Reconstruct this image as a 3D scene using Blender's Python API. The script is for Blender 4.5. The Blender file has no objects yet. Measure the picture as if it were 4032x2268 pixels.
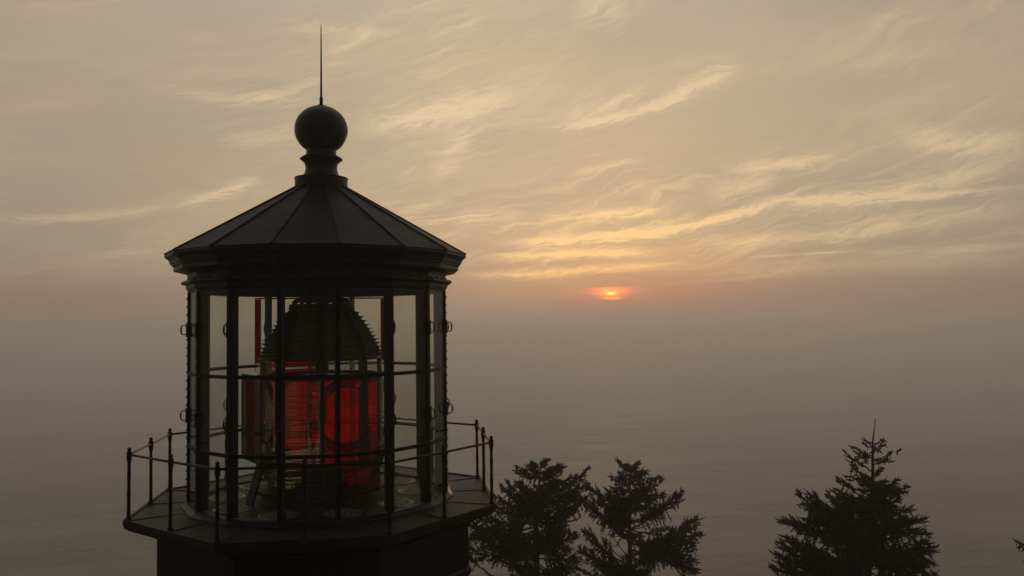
import bpy, math, random
import numpy as np
from mathutils import Vector, Matrix

# ------------------------------------------------------------------ camera
SC = bpy.context.scene
COL = SC.collection
PITCH, ROLL, YAW = 0.0426, -0.0126, 0.2297
CAM_D, CAM_Z, FPX = 12.4594, 1.8658, 3207.6      # metres, metres, focal length in photo pixels (4032 wide)
_s, _c = math.sin(YAW), math.cos(YAW)
_F0, _R0, _U0 = Vector((_s, _c, 0)), Vector((_c, -_s, 0)), Vector((0, 0, 1))
CF = _F0 * math.cos(PITCH) + _U0 * math.sin(PITCH)
_U = -_F0 * math.sin(PITCH) + _U0 * math.cos(PITCH)
CR = _R0 * math.cos(ROLL) + _U * math.sin(ROLL)
CU = -_R0 * math.sin(ROLL) + _U * math.cos(ROLL)
CAM = Vector((0, -CAM_D, CAM_Z))
cam_data = bpy.data.cameras.new('camera')
cam_data.sensor_width = 36.0
cam_data.lens = FPX / 4032 * 36.0
cam_data.clip_start, cam_data.clip_end = 0.1, 30000
cam = bpy.data.objects.new('camera', cam_data)
COL.objects.link(cam)
M3 = Matrix((CR, CU, -CF)).transposed()
cam.matrix_world = Matrix.Translation(CAM) @ M3.to_4x4()
SC.camera = cam

def ray(x, y):
    """direction through photo pixel (4032x2268)"""
    d = CF + CR * ((x - 2016) / FPX) + CU * ((1134 - y) / FPX)
    return d

def azel(x, y):
    d = ray(x, y).normalized()
    return math.degrees(math.atan2(d.x, d.y)), math.degrees(math.asin(d.z))

def lin(r, g, b, a=1.0):
    f = lambda c: (c / 255 / 12.92) if c <= 10.3 else ((c / 255 + 0.055) / 1.055) ** 2.4
    return (f(r), f(g), f(b), a)

# ------------------------------------------------------------------ world: dusk sky with cirrus
SUN_AZ, SUN_EL = 20.09, 1.96
W = bpy.data.worlds.new("World")
SC.world = W
W.use_nodes = True
NT = W.node_tree
NT.nodes.clear()

class S:
    """a scalar socket with arithmetic"""
    def __init__(self, s): self.s = s
    def __add__(self, o): return mth('ADD', self, o)
    __radd__ = __add__
    def __sub__(self, o): return mth('SUBTRACT', self, o)
    def __rsub__(self, o): return mth('SUBTRACT', o, self)
    def __mul__(self, o): return mth('MULTIPLY', self, o)
    __rmul__ = __mul__
    def __truediv__(self, o): return mth('DIVIDE', self, o)

def put(inp, v):
    if isinstance(v, S): NT.links.new(v.s, inp)
    else: inp.default_value = v

def mth(op, *a):
    n = NT.nodes.new('ShaderNodeMath'); n.operation = op
    for i, v in enumerate(a): put(n.inputs[i], v)
    return S(n.outputs[0])

def sstep(x, a, b):
    n = NT.nodes.new('ShaderNodeMapRange'); n.interpolation_type = 'SMOOTHSTEP'
    put(n.inputs['Value'], x); put(n.inputs['From Min'], a); put(n.inputs['From Max'], b)
    return S(n.outputs[0])

def noise(x, y, z=0.0, detail=4.0, rough=0.55, scale=1.0):
    c = NT.nodes.new('ShaderNodeCombineXYZ')
    put(c.inputs[0], x); put(c.inputs[1], y); put(c.inputs[2], z)
    n = NT.nodes.new('ShaderNodeTexNoise'); n.noise_dimensions = '3D'
    n.inputs['Scale'].default_value = scale; n.inputs['Detail'].default_value = detail
    n.inputs['Roughness'].default_value = rough
    NT.links.new(c.outputs[0], n.inputs['Vector'])
    return S(n.outputs['Fac'])

def gauss(q):           # exp(-q)
    return mth('EXPONENT', q * -1.0)

def mixc(fac, a, b, mode='MIX'):
    n = NT.nodes.new('ShaderNodeMix'); n.data_type = 'RGBA'; n.blend_type = mode
    n.clamp_factor = mode == 'MIX'
    put(n.inputs[0], fac)
    for i, v in ((6, a), (7, b)):
        if isinstance(v, tuple): n.inputs[i].default_value = v
        else: NT.links.new(v, n.inputs[i])
    return n.outputs[2]

tc = NT.nodes.new('ShaderNodeTexCoord')
sx = NT.nodes.new('ShaderNodeSeparateXYZ')
NT.links.new(tc.outputs['Generated'], sx.inputs[0])
dx, dy, dz = (S(sx.outputs[i]) for i in range(3))
az = mth('ARCTAN2', dx, dy) * (180 / math.pi)
el = mth('ARCSINE', dz) * (180 / math.pi)

ramp = NT.nodes.new('ShaderNodeValToRGB')
put(ramp.inputs[0], mth('MAXIMUM', el, 0.0) / 90.0)
ramp.color_ramp.interpolation = 'LINEAR'
stops = [(0.0, (148, 124, 109)), (2.2, (152, 128, 112)), (4.5, (161, 141, 122)), (7.0, (171, 153, 132)),
         (11.0, (182, 163, 138)), (19.0, (182, 165, 141)), (35.0, (178, 174, 168)), (90.0, (160, 167, 182))]
el_ = ramp.color_ramp.elements
while len(el_) > 1: el_.remove(el_[0])
for i, (p, c) in enumerate(stops):
    e = el_[0] if i == 0 else el_.new(p / 90)
    e.position = p / 90; e.color = lin(*c)
sky = ramp.outputs[0]
# slow warm / green-grey variation of the veil
veil = noise(az * 0.035, el * 0.11, 3.3, 3.0, 0.5)
sky = mixc(sstep(veil, 0.42, 0.68) * 0.55, sky, lin(160, 151, 130))
sky = mixc(sstep(noise(az * 0.03, el * 0.10, 9.1, 2.0, 0.5), 0.5, 0.7) * 0.30, sky, lin(196, 168, 132))
sky = mixc(sstep(az, 12.0, 32.0) * gauss((el - 7.5) * (el - 7.5) / 14.0) * 0.55, sky, lin(156, 149, 132))
# brightness falls off away from the sun
daz = mth('COSINE', (az - 14.0) * (math.pi / 180))
fall = sstep(daz, -0.75, 0.97) * 0.82 + 0.18
fall = fall * (gauss((az - 13.0) * (az - 13.0) / 620.0) * 0.22 + 0.80)
# fine cirrus texture shared by all streaks
def ridge(n): return 1.0 - mth('ABSOLUTE', n * 2.0 - 1.0)
wx = noise(az * 0.09, el * 0.20, 0.7, 4.0, 0.6) - 0.5
wy = noise(az * 0.09, el * 0.20, 5.7, 4.0, 0.6) - 0.5
w2 = noise(az * 0.35, el * 0.9, 12.3, 3.0, 0.6) - 0.5
wA = az + wx * 7.0 + w2 * 1.6
wE = el + wy * 3.2 + w2 * 0.55 - az * (el * 0.009 + 0.09)
fib = noise(wA * 0.15, wE * 0.85, 1.0, 6.0, 0.60)
fil = noise(wA * 0.46, wE * 3.5, 7.0, 7.0, 0.70)
rdg = ridge(noise(wA * 0.20, wE * 1.5, 15.0, 5.0, 0.62))
rdg = mth('POWER', rdg, 3.0)
patch = sstep(noise(az * 0.055 + 3.1, (el - az * 0.1) * 0.16, 21.0, 2.0, 0.5), 0.40, 0.66)
clouds = (sstep(fib, 0.46, 0.80) * 0.45 + rdg * (fil * 0.4 + 0.3) * 0.5) * (patch * 0.8 + 0.2) * sstep(el, 1.8, 4.5) * 0.85
K = 1.5652
lay = noise(wA * 0.15 + 40.0, (wE + fil * 0.35) * 2.1, 51.0, 5.0, 0.6)
lay2 = noise(wA * 0.11 + 70.0, (wE + fil * 0.3) * 3.6, 61.0, 4.0, 0.6)
band = gauss((el - 7.0) * (el - 7.0) / 13.0) * sstep(az, -6.0, 10.0)
clouds = clouds + sstep(lay, 0.50, 0.74) * band * 0.60 + sstep(lay2, 0.52, 0.72) * band * 0.38
top = sstep(el, 9.0, 13.0) * gauss((az - 6.0) * (az - 6.0) / 180.0)
clouds = clouds + sstep(lay, 0.48, 0.76) * top * 0.32
# (x0, y0, x1, y1, bend px, half width px, strength): bands of cirrus, photo coordinates 2576 wide
streaks = [
    (1330, 322, 1850, 165, 34, 11, 1.25), (1385, 300, 1660, 200, 16, 14, 0.75), (1640, 250, 1870, 150, 10, 26, 0.5), (1430, 45, 1590, 60, -40, 45, 0.42),
    (870, 322, 1300, 232, 10, 22, 0.8), (880, 300, 1500, 120, 60, 60, 0.25), (690, 72, 1050, 100, -16, 13, 0.42), (800, 135, 940, 78, 4, 9, 0.45),
    (340, 205, 800, 245, 12, 15, 0.42), (560, 262, 840, 180, 12, 11, 0.45), (-60, 552, 450, 518, 6, 9, 0.50),
    (430, 523, 660, 440, 8, 11, 0.85), (1230, 612, 1730, 566, 8, 12, 1.1), (1340, 556, 1700, 530, -8, 13, 0.9),
    (1210, 652, 1680, 632, -4, 11, 1.1), (1150, 694, 1690, 662, 6, 10, 1.0), (1480, 726, 1980, 690, 4, 5, 0.4), (1540, 600, 2000, 490, 12, 9, 1.2),
    (1900, 520, 2620, 375, 26, 20, 0.72), (1880, 498, 2600, 466, 12, 7, 0.95), (1800, 424, 2120, 388, 4, 13, 0.8),
    (1420, 446, 1620, 404, -6, 9, 0.50), (2230, 326, 2620, 352, 18, 24, 0.75), (2100, 168, 2430, 108, 4, 20, 0.28),
    (1085, 470, 1180, 310, 4, 26, 0.42), (1870, 648, 2170, 629, 0, 2.6, 0.52), (2150, 640, 2640, 606, 4, 9, 0.36),
    (1640, 690, 2640, 640, 8, 20, 0.30), (1700, 612, 2330, 566, 10, 16, 0.42), (530, 356, 760, 338, 0, 18, 0.36),
    (980, 536, 1140, 502, 2, 10, 0.42), (1760, 486, 1960, 428, 10, 22, 0.55), (1120, 545, 1330, 540, 6, 22, 0.40),
    (2050, 560, 2600, 520, 8, 20, 0.40),
]
warpv = (fil - 0.5)
fil2 = noise(wA * 0.80, wE * 6.5, 31.0, 5.0, 0.65)
grain = sstep(fil * 0.50 + rdg * 0.20 + fil2 * 0.30, 0.37, 0.57)
for (x0, y0, x1, y1, bend, hw, st) in streaks:
    a0, e0 = azel(x0 * K, y0 * K); a1, e1 = azel(x1 * K, y1 * K)
    L = math.hypot(a1 - a0, e1 - e0); ux, uy = (a1 - a0) / L, (e1 - e0) / L
    pd = 0.0273
    u = az * (ux / L) + el * (uy / L) - (a0 * ux + e0 * uy) / L
    v = el * ux - az * uy - (e0 * ux - a0 * uy)
    h = hw * pd
    bow = u * (1.0 - u) * (4 * bend * pd)
    q = (v + bow + warpv * (h * 3.6 + 0.25) + wy * (h * 1.6 + 0.2)) / h if hw > 4 else (v + bow + warpv * 0.2) / h
    m = gauss(q * q) * sstep(u, -0.05, 0.35) * sstep(u, 1.06, 0.70)
    clouds = clouds + m * (grain * 0.88 + 0.12) * st
clouds = mth('MINIMUM', clouds * sstep(el + wy * 4.0 + w2 * 1.2, 1.0, 4.0), 1.0)
# clouds are yellower next to the sun
da = az - SUN_AZ; de = el - SUN_EL
near = gauss(da * da / 130.0 + de * de / 34.0) * 0.85
ccol = mixc(near, lin(222, 196, 158), lin(255, 208, 136))
sky = mixc(clouds * 0.95, sky, ccol)
sky = mixc(gauss(da * da / 60.0 + (de + 0.1) * (de + 0.1) / 4.5) * 0.34, sky, lin(196, 124, 96))
mul = NT.nodes.new('ShaderNodeVectorMath'); mul.operation = 'SCALE'
NT.links.new(sky, mul.inputs[0]); put(mul.inputs['Scale'], fall * 10.0)
sky = mul.outputs[0]
# the veiled sun: a flattened disc between bars of cloud
bars = noise(az * 0.6, el * 7.5, 2.0, 3.0, 0.5)
brk = sstep(bars, 0.30, 0.56)
wob = (bars - 0.5) * 0.10
def blob(cx, cy, sxx, syy):
    a = (da - cx) / sxx; b = (de - cy + wob) / syy
    return gauss(a * a + b * b)
trap = blob(0.0, 0.16, 0.85, 0.30) * sstep(de + wob, 0.50, 0.34)
core = blob(0.0, -0.02, 0.32, 0.075)
low = blob(0.05, -0.33, 0.55, 0.08)
wide = blob(0.0, 0.12, 2.4, 0.40) * sstep(de, 0.6, 0.3)
def addc(base, fac, col):
    n = NT.nodes.new('ShaderNodeVectorMath'); n.operation = 'SCALE'
    n.inputs[0].default_value = col; put(n.inputs['Scale'], fac)
    a = NT.nodes.new('ShaderNodeVectorMath'); a.operation = 'ADD'
    NT.links.new(base, a.inputs[0]); NT.links.new(n.outputs[0], a.inputs[1])
    return a.outputs[0]
sky = addc(sky, wide * (brk * 0.7 + 0.3), (3.6, 0.4, 0.05))
sky = addc(sky, trap * (brk * 0.6 + 0.4), (24.0, 3.2, 0.1))
sky = addc(sky, low, (18.0, 2.8, 0.8))
sky = addc(sky, core, (20.0, 12.0, 0.8))
nish = NT.nodes.new('ShaderNodeTexSky')
nish.sky_type = 'NISHITA'; nish.sun_disc = False
nish.sun_elevation = math.radians(SUN_EL); nish.sun_rotation = math.radians(SUN_AZ)
nish.air_density = 1.0; nish.dust_density = 4.0; nish.ozone_density = 1.0
sn = NT.nodes.new('ShaderNodeVectorMath'); sn.operation = 'SCALE'
NT.links.new(nish.outputs[0], sn.inputs[0]); sn.inputs['Scale'].default_value = 0.12
ad = NT.nodes.new('ShaderNodeVectorMath'); ad.operation = 'ADD'
NT.links.new(sky, ad.inputs[0]); NT.links.new(sn.outputs[0], ad.inputs[1])
bg = NT.nodes.new('ShaderNodeBackground'); bg.inputs['Strength'].default_value = 0.1
NT.links.new(ad.outputs[0], bg.inputs['Color'])
wo = NT.nodes.new('ShaderNodeOutputWorld')
NT.links.new(bg.outputs[0], wo.inputs['Surface'])

# ------------------------------------------------------------------ sun
sd = bpy.data.lights.new('sun', 'SUN')
sd.energy = 0.16; sd.angle = math.radians(10); sd.color = (1.0, 0.52, 0.30)
sun = bpy.data.objects.new('sun', sd); COL.objects.link(sun)
a_, e_ = math.radians(SUN_AZ), math.radians(SUN_EL)
sdir = Vector((math.sin(a_) * math.cos(e_), math.cos(a_) * math.cos(e_), math.sin(e_)))
sun.rotation_euler = sdir.to_track_quat('Z', 'Y').to_euler()

SC.view_settings.view_transform = 'Standard'
SC.view_settings.look = 'None'
SC.view_settings.gamma = 1.0
SC.view_settings.exposure = 0.0
SC.view_settings.use_curve_mapping = False
cy = SC.cycles
cy.use_denoising = True
cy.max_bounces = 16; cy.transmission_bounces = 14; cy.transparent_max_bounces = 40
cy.glossy_bounces = 6; cy.diffuse_bounces = 3; cy.volume_bounces = 5
cy.caustics_reflective = False; cy.caustics_refractive = False
cy.sample_clamp_indirect = 4.0

# ------------------------------------------------------------------ helpers
rng = random.Random(7)
nrg = np.random.default_rng(11)

class MB:
    def __init__(self): self.v = []; self.f = []
    def add(self, vs, fs):
        o = len(self.v); self.v += [tuple(p) for p in vs]; self.f += [tuple(i + o for i in q) for q in fs]
        return self
    def box(self, c, ax, ay, az_, hx, hy, hz):
        c, ax, ay, az_ = Vector(c), Vector(ax), Vector(ay), Vector(az_)
        vs = [c + ax * (sx_ * hx) + ay * (sy_ * hy) + az_ * (sz_ * hz) for sz_ in (-1, 1) for sy_ in (-1, 1) for sx_ in (-1, 1)]
        return self.add(vs, [(0, 2, 3, 1), (4, 5, 7, 6), (0, 1, 5, 4), (2, 6, 7, 3), (0, 4, 6, 2), (1, 3, 7, 5)])
    def tube(self, pts, rad, n=8, cap=True):
        pts = [Vector(p) for p in pts]
        rad = rad if isinstance(rad, (list, tuple)) else [rad] * len(pts)
        rings = []
        ref = None
        for i, p in enumerate(pts):
            t = (pts[min(i + 1, len(pts) - 1)] - pts[max(i - 1, 0)]).normalized()
            if ref is None:
                ref = Vector((0, 0, 1)) if abs(t.z) < 0.9 else Vector((1, 0, 0))
            a = (ref - t * ref.dot(t)).normalized(); b = t.cross(a); ref = a
            rings.append([p + (a * math.cos(2 * math.pi * k / n) + b * math.sin(2 * math.pi * k / n)) * rad[i] for k in range(n)])
        vs = [q for r in rings for q in r]; fs = []
        for i in range(len(pts) - 1):
            for k in range(n):
                fs.append((i * n + k, i * n + (k + 1) % n, (i + 1) * n + (k + 1) % n, (i + 1) * n + k))
        if cap:
            fs.append(tuple(range(n - 1, -1, -1))); fs.append(tuple((len(pts) - 1) * n + k for k in range(n)))
        return self.add(vs, fs)
    def loop(self, pts, r, n=6):
        """closed tube"""
        pts = [Vector(p) for p in pts]; m = len(pts); vs = []; fs = []
        nrm = (pts[m // 3] - pts[0]).cross(pts[2 * m // 3] - pts[0]).normalized()
        for i, p in enumerate(pts):
            t = (pts[(i + 1) % m] - pts[i - 1]).normalized(); a = nrm; b = t.cross(a)
            rr = r[i] if isinstance(r, (list, tuple)) else r
            vs += [p + (a * math.cos(2 * math.pi * k / n) + b * math.sin(2 * math.pi * k / n)) * rr for k in range(n)]
        for i in range(m):
            j = (i + 1) % m
            for k in range(n): fs.append((i * n + k, i * n + (k + 1) % n, j * n + (k + 1) % n, j * n + k))
        return self.add(vs, fs)
    def lathe(self, prof, n, ph=0.0, closed=False, c=(0, 0)):
        """prof: (r, z) list; vertices at azimuth ph + k*360/n degrees (0 faces the camera side)"""
        vs = []; fs = []; m = len(prof)
        for k in range(n):
            a = math.radians(ph) + 2 * math.pi * k / n
            for r, z in prof: vs.append((c[0] + r * math.sin(a), c[1] - r * math.cos(a), z))
        for k in range(n):
            j = (k + 1) % n
            for i in range(m if closed else m - 1):
                i2 = (i + 1) % m
                fs.append((k * m + i, j * m + i, j * m + i2, k * m + i2))
        return self.add(vs, fs)
    def build(self, name, mat, parent=None, smooth=False):
        me = bpy.data.meshes.new(name)
        me.from_pydata(self.v, [], self.f); me.update()
        me.materials.append(mat)
        if smooth:
            me.polygons.foreach_set('use_smooth', [True] * len(me.polygons))
            try: me.set_sharp_from_angle(angle=math.radians(35))
            except Exception: pass
        o = bpy.data.objects.new(name, me); COL.objects.link(o)
        if parent is not None: o.parent = parent
        fix_normals(me)
        return o

import bmesh
def fix_normals(me):
    bm = bmesh.new(); bm.from_mesh(me)
    bmesh.ops.recalc_face_normals(bm, faces=bm.faces[:]); bm.to_mesh(me); bm.free()

def thing(name, label, cat, loc=(0, 0, 0), group=None):
    o = bpy.data.objects.new(name, None); COL.objects.link(o)
    o.location = loc; o.empty_display_size = 0.3
    o['label'] = label; o['category'] = cat
    if group: o['group'] = group
    return o

def rad_pt(a, r, z):
    a = math.radians(a); return Vector((r * math.sin(a), -r * math.cos(a), z))

def axes(a):
    a = math.radians(a)
    return Vector((math.sin(a), -math.cos(a), 0)), Vector((math.cos(a), math.sin(a), 0)), Vector((0, 0, 1))   # radial, tangential, up

def material(name):
    m = bpy.data.materials.new(name); m.use_nodes = True
    return m, m.node_tree, m.node_tree.nodes['Principled BSDF']

def painted(name, c0, c1, rough, scale=6.0, bump=0.15, spec=0.5):
    m, t, b = material(name)
    co = t.nodes.new('ShaderNodeTexCoord')
    n = t.nodes.new('ShaderNodeTexNoise'); n.inputs['Scale'].default_value = scale; n.inputs['Detail'].default_value = 7
    t.links.new(co.outputs['Object'], n.inputs['Vector'])
    r = t.nodes.new('ShaderNodeValToRGB')
    r.color_ramp.elements[0].position = 0.35; r.color_ramp.elements[0].color = c0 + (1,)
    r.color_ramp.elements[1].position = 0.68; r.color_ramp.elements[1].color = c1 + (1,)
    t.links.new(n.outputs['Fac'], r.inputs[0]); t.links.new(r.outputs[0], b.inputs['Base Color'])
    mr = t.nodes.new('ShaderNodeMapRange'); mr.inputs['To Min'].default_value = rough - 0.12; mr.inputs['To Max'].default_value = rough + 0.15
    t.links.new(n.outputs['Fac'], mr.inputs['Value']); t.links.new(mr.outputs[0], b.inputs['Roughness'])
    n2 = t.nodes.new('ShaderNodeTexNoise'); n2.inputs['Scale'].default_value = scale * 7; n2.inputs['Detail'].default_value = 4
    t.links.new(co.outputs['Object'], n2.inputs['Vector'])
    bp = t.nodes.new('ShaderNodeBump'); bp.inputs['Strength'].default_value = bump; bp.inputs['Distance'].default_value = 0.01
    t.links.new(n2.outputs['Fac'], bp.inputs['Height']); t.links.new(bp.outputs[0], b.inputs['Normal'])
    b.inputs['Specular IOR Level'].default_value = spec
    return m

M_BLACK = painted('black_iron_paint', (0.004, 0.005, 0.0055), (0.009, 0.009, 0.010), 0.42, 6.0, 0.15, 0.28)
M_ROOF = painted('roof_black_paint', (0.003, 0.0032, 0.004), (0.006, 0.006, 0.0066), 0.50, 3.0, 0.2, 0.10)
M_DECK = painted('deck_iron', (0.012, 0.011, 0.010), (0.038, 0.032, 0.028), 0.55, 2.5, 0.3, 0.22)
M_WHITE = painted('white_masonry', (0.55, 0.53, 0.50), (0.74, 0.73, 0.70), 0.75, 2.0, 0.3)
M_BRASS = painted('dull_brass', (0.035, 0.030, 0.020), (0.07, 0.06, 0.035), 0.45)
M_SHADE = painted('lens_iron', (0.003, 0.0035, 0.0035), (0.007, 0.007, 0.0065), 0.5, 6.0, 0.15, 0.25)
M_TILE = painted('glass_tile', (0.22, 0.23, 0.18), (0.40, 0.41, 0.33), 0.2, 20.0)

def glass(name, tint, gloss_rough, dust, fres=1.5, dust_col=(0.5, 0.52, 0.47)):
    """old window glass: see-through with a fresnel sheen and a film of dust"""
    m = bpy.data.materials.new(name); m.use_nodes = True; t = m.node_tree; t.nodes.clear()
    out = t.nodes.new('ShaderNodeOutputMaterial')
    tr = t.nodes.new('ShaderNodeBsdfTransparent'); tr.inputs[0].default_value = tint + (1,)
    gl = t.nodes.new('ShaderNodeBsdfGlossy'); gl.inputs['Roughness'].default_value = gloss_rough
    gl.inputs['Color'].default_value = (0.9, 0.92, 0.92, 1)
    ge = t.nodes.new('ShaderNodeNewGeometry')
    dt = t.nodes.new('ShaderNodeVectorMath'); dt.operation = 'DOT_PRODUCT'
    t.links.new(ge.outputs['Normal'], dt.inputs[0]); t.links.new(ge.outputs['Incoming'], dt.inputs[1])
    def mm(op, a, b_=None):
        q = t.nodes.new('ShaderNodeMath'); q.operation = op
        for i, v in enumerate((a, b_)):
            if v is None: continue
            if isinstance(v, (int, float)): q.inputs[i].default_value = v
            else: t.links.new(v, q.inputs[i])
        return q.outputs[0]
    f0 = ((fres - 1) / (fres + 1)) ** 2 * 0.5
    sch = mm('ADD', mm('MULTIPLY', mm('POWER', mm('SUBTRACT', 1.0, mm('ABSOLUTE', dt.outputs['Value'])), 5.0), (1 - f0) * 0.55), f0)
    co = t.nodes.new('ShaderNodeTexCoord')
    n = t.nodes.new('ShaderNodeTexNoise'); n.inputs['Scale'].default_value = 1.3; n.inputs['Detail'].default_value = 6
    t.links.new(co.outputs['Object'], n.inputs['Vector'])
    mx = t.nodes.new('ShaderNodeMixShader')
    t.links.new(sch, mx.inputs[0]); t.links.new(tr.outputs[0], mx.inputs[1]); t.links.new(gl.outputs[0], mx.inputs[2])
    df = t.nodes.new('ShaderNodeBsdfTranslucent'); df.inputs[0].default_value = dust_col + (1,)
    d2 = t.nodes.new('ShaderNodeBsdfDiffuse'); d2.inputs[0].default_value = dust_col + (1,)
    m2 = t.nodes.new('ShaderNodeMixShader'); m2.inputs[0].default_value = 0.75
    t.links.new(d2.outputs[0], m2.inputs[1]); t.links.new(df.outputs[0], m2.inputs[2])
    mr = t.nodes.new('ShaderNodeMapRange'); mr.inputs['From Min'].default_value = 0.3; mr.inputs['From Max'].default_value = 0.75
    mr.inputs['To Min'].default_value = dust * 0.4; mr.inputs['To Max'].default_value = dust * 1.8
    t.links.new(n.outputs['Fac'], mr.inputs['Value'])
    m3 = t.nodes.new('ShaderNodeMixShader')
    t.links.new(mr.outputs[0], m3.inputs[0]); t.links.new(mx.outputs[0], m3.inputs[1]); t.links.new(m2.outputs[0], m3.inputs[2])
    t.links.new(m3.outputs[0], out.inputs['Surface'])
    return m

M_PANE = glass('window_glass', (0.955, 0.97, 0.945), 0.02, 0.075)
M_RED = glass('red_glass', (0.97, 0.03, 0.04), 0.03, 0.012, 1.45, (0.35, 0.03, 0.03))

M_RED_DIMMED = glass('red_glass_dimmed', (0.36, 0.05, 0.07), 0.03, 0.03, 1.5, (0.30, 0.05, 0.06))  # same red glass, tint darkened to stand in for light lost at oblique view

def prism_glass(name, tint, clear):
    m = bpy.data.materials.new(name); m.use_nodes = True; t = m.node_tree; t.nodes.clear()
    out = t.nodes.new('ShaderNodeOutputMaterial')
    g = t.nodes.new('ShaderNodeBsdfGlass'); g.inputs['IOR'].default_value = 1.5; g.inputs['Color'].default_value = tint + (1,); g.inputs['Roughness'].default_value = 0.02
    tr = t.nodes.new('ShaderNodeBsdfTransparent'); tr.inputs[0].default_value = tint + (1,)
    mx = t.nodes.new('ShaderNodeMixShader'); mx.inputs[0].default_value = clear
    t.links.new(g.outputs[0], mx.inputs[1]); t.links.new(tr.outputs[0], mx.inputs[2])
    t.links.new(mx.outputs[0], out.inputs['Surface'])
    return m
M_PRISM = prism_glass('prism_glass', (0.66, 0.71, 0.58), 0.08)
M_BELT = prism_glass('belt_glass', (0.97, 0.98, 0.94), 0.78)
M_LOWER = prism_glass('lower_prism_glass', (0.55, 0.58, 0.50), 0.04)
M_CLEAR = prism_glass('bullseye_glass', (0.98, 0.98, 0.96), 0.92)

# ------------------------------------------------------------------ sea, ground
def heightfield(name, xs, ys, fz, mat):
    nx, ny = len(xs), len(ys)
    v = [(x, y, fz(x, y)) for y in ys for x in xs]
    f = [(j * nx + i, j * nx + i + 1, (j + 1) * nx + i + 1, (j + 1) * nx + i) for j in range(ny - 1) for i in range(nx - 1)]
    me = bpy.data.meshes.new(name); me.from_pydata(v, [], f); me.update(); me.materials.append(mat)
    me.polygons.foreach_set('use_smooth', [True] * len(f))
    o = bpy.data.objects.new(name, me); COL.objects.link(o); o['kind'] = 'structure'
    return o

SEA_Z = -72.0
m, t, b = material('sea_water')
b.inputs['Base Color'].default_value = (0.035, 0.045, 0.042, 1); b.inputs['Roughness'].default_value = 0.32
b.inputs['IOR'].default_value = 1.33
co = t.nodes.new('ShaderNodeTexCoord')
mp = t.nodes.new('ShaderNodeMapping'); mp.inputs['Rotation'].default_value = (0, 0, math.radians(-32)); mp.inputs['Scale'].default_value = (1.0, 2.6, 1.0)
t.links.new(co.outputs['Object'], mp.inputs[0])
n1 = t.nodes.new('ShaderNodeTexNoise'); n1.inputs['Scale'].default_value = 0.05; n1.inputs['Detail'].default_value = 8; n1.inputs['Roughness'].default_value = 0.62
t.links.new(mp.outputs[0], n1.inputs['Vector'])
bp = t.nodes.new('ShaderNodeBump'); bp.inputs['Strength'].default_value = 1.0; bp.inputs['Distance'].default_value = 3.2
n2 = t.nodes.new('ShaderNodeTexNoise'); n2.inputs['Scale'].default_value = 0.009; n2.inputs['Detail'].default_value = 3
t.links.new(mp.outputs[0], n2.inputs['Vector'])
mr = t.nodes.new('ShaderNodeMapRange'); mr.inputs['From Min'].default_value = 0.38; mr.inputs['From Max'].default_value = 0.64; mr.inputs['To Min'].default_value = 0.15; mr.inputs['To Max'].default_value = 1.5
t.links.new(n2.outputs['Fac'], mr.inputs['Value'])
mu = t.nodes.new('ShaderNodeMath'); mu.operation = 'MULTIPLY'
t.links.new(n1.outputs['Fac'], mu.inputs[0]); t.links.new(mr.outputs[0], mu.inputs[1])
t.links.new(mu.outputs[0], bp.inputs['Height']); t.links.new(bp.outputs[0], b.inputs['Normal'])
M_SEA = m
me = bpy.data.meshes.new('sea')
N = 6000
me.from_pydata([(-N, -N, SEA_Z), (N, -N, SEA_Z), (N, N, SEA_Z), (-N, N, SEA_Z)], [], [(0, 1, 2, 3)]); me.materials.append(M_SEA)
o = bpy.data.objects.new('sea', me); COL.objects.link(o); o['kind'] = 'structure'

def ground_z(x, y):
    s = 0.30 * x + 0.954 * y
    h = np.interp(s, [-120, -40, -16, -12, -5, 3, 9, 20, 34, 70, 110, 160], [12, 6, 0.6, 0.1, -5.6, -6.4, -8.0, -13.5, -26, -60, -74, -80])
    side = max(0.0, abs(0.954 * x - 0.30 * y) - 45)
    h = h - side * 0.9
    return max(float(h) + 0.35 * math.sin(x * 0.7) * math.sin(y * 0.53 + 1) * (0 if abs(s) < 6 else 1), -80)
M_GROUND = painted('headland_turf', (0.02, 0.03, 0.012), (0.05, 0.06, 0.025), 0.9, 0.8, 0.5)
heightfield('ground', np.linspace(-150, 170, 130), np.linspace(-120, 170, 120), ground_z, M_GROUND)

# ------------------------------------------------------------------ lighthouse
PHL, PHG = math.degrees(0.1084), math.degrees(0.3071)
STEP = 22.5
LH = thing('lighthouse', 'black iron lighthouse lantern with glass panes, cone roof and ball finial', 'lighthouse', (0, 0, -6.2))
def part(mb, name, mat, parent=None, smooth=False):
    p = LH if parent is None else parent
    o = mb.build(name, mat, None, smooth)
    o.parent = p
    if p is LH: o.location = (0, 0, 6.2)
    return o
# tower
mb = MB().lathe([(2.20, -0.955), (2.25, -0.962), (2.25, -1.555), (2.10, -1.56)], 8, PHG)
part(mb, 'watch_room_wall', M_BLACK)
mb = MB().lathe([(2.20, -1.540), (2.275, -1.545), (2.292, -1.565), (2.292, -1.61), (2.272, -1.635), (2.262, -1.66), (2.15, -1.665)], 8, PHG)
part(mb, 'belt_course', M_BLACK)
mb = MB().lathe([(2.2, -1.64), (2.255, -1.655), (2.34, -3.2), (2.48, -6.1), (2.60, -6.15), (2.60, -7.6)], 8, PHG)
part(mb, 'tower_wall', M_WHITE)
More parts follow.
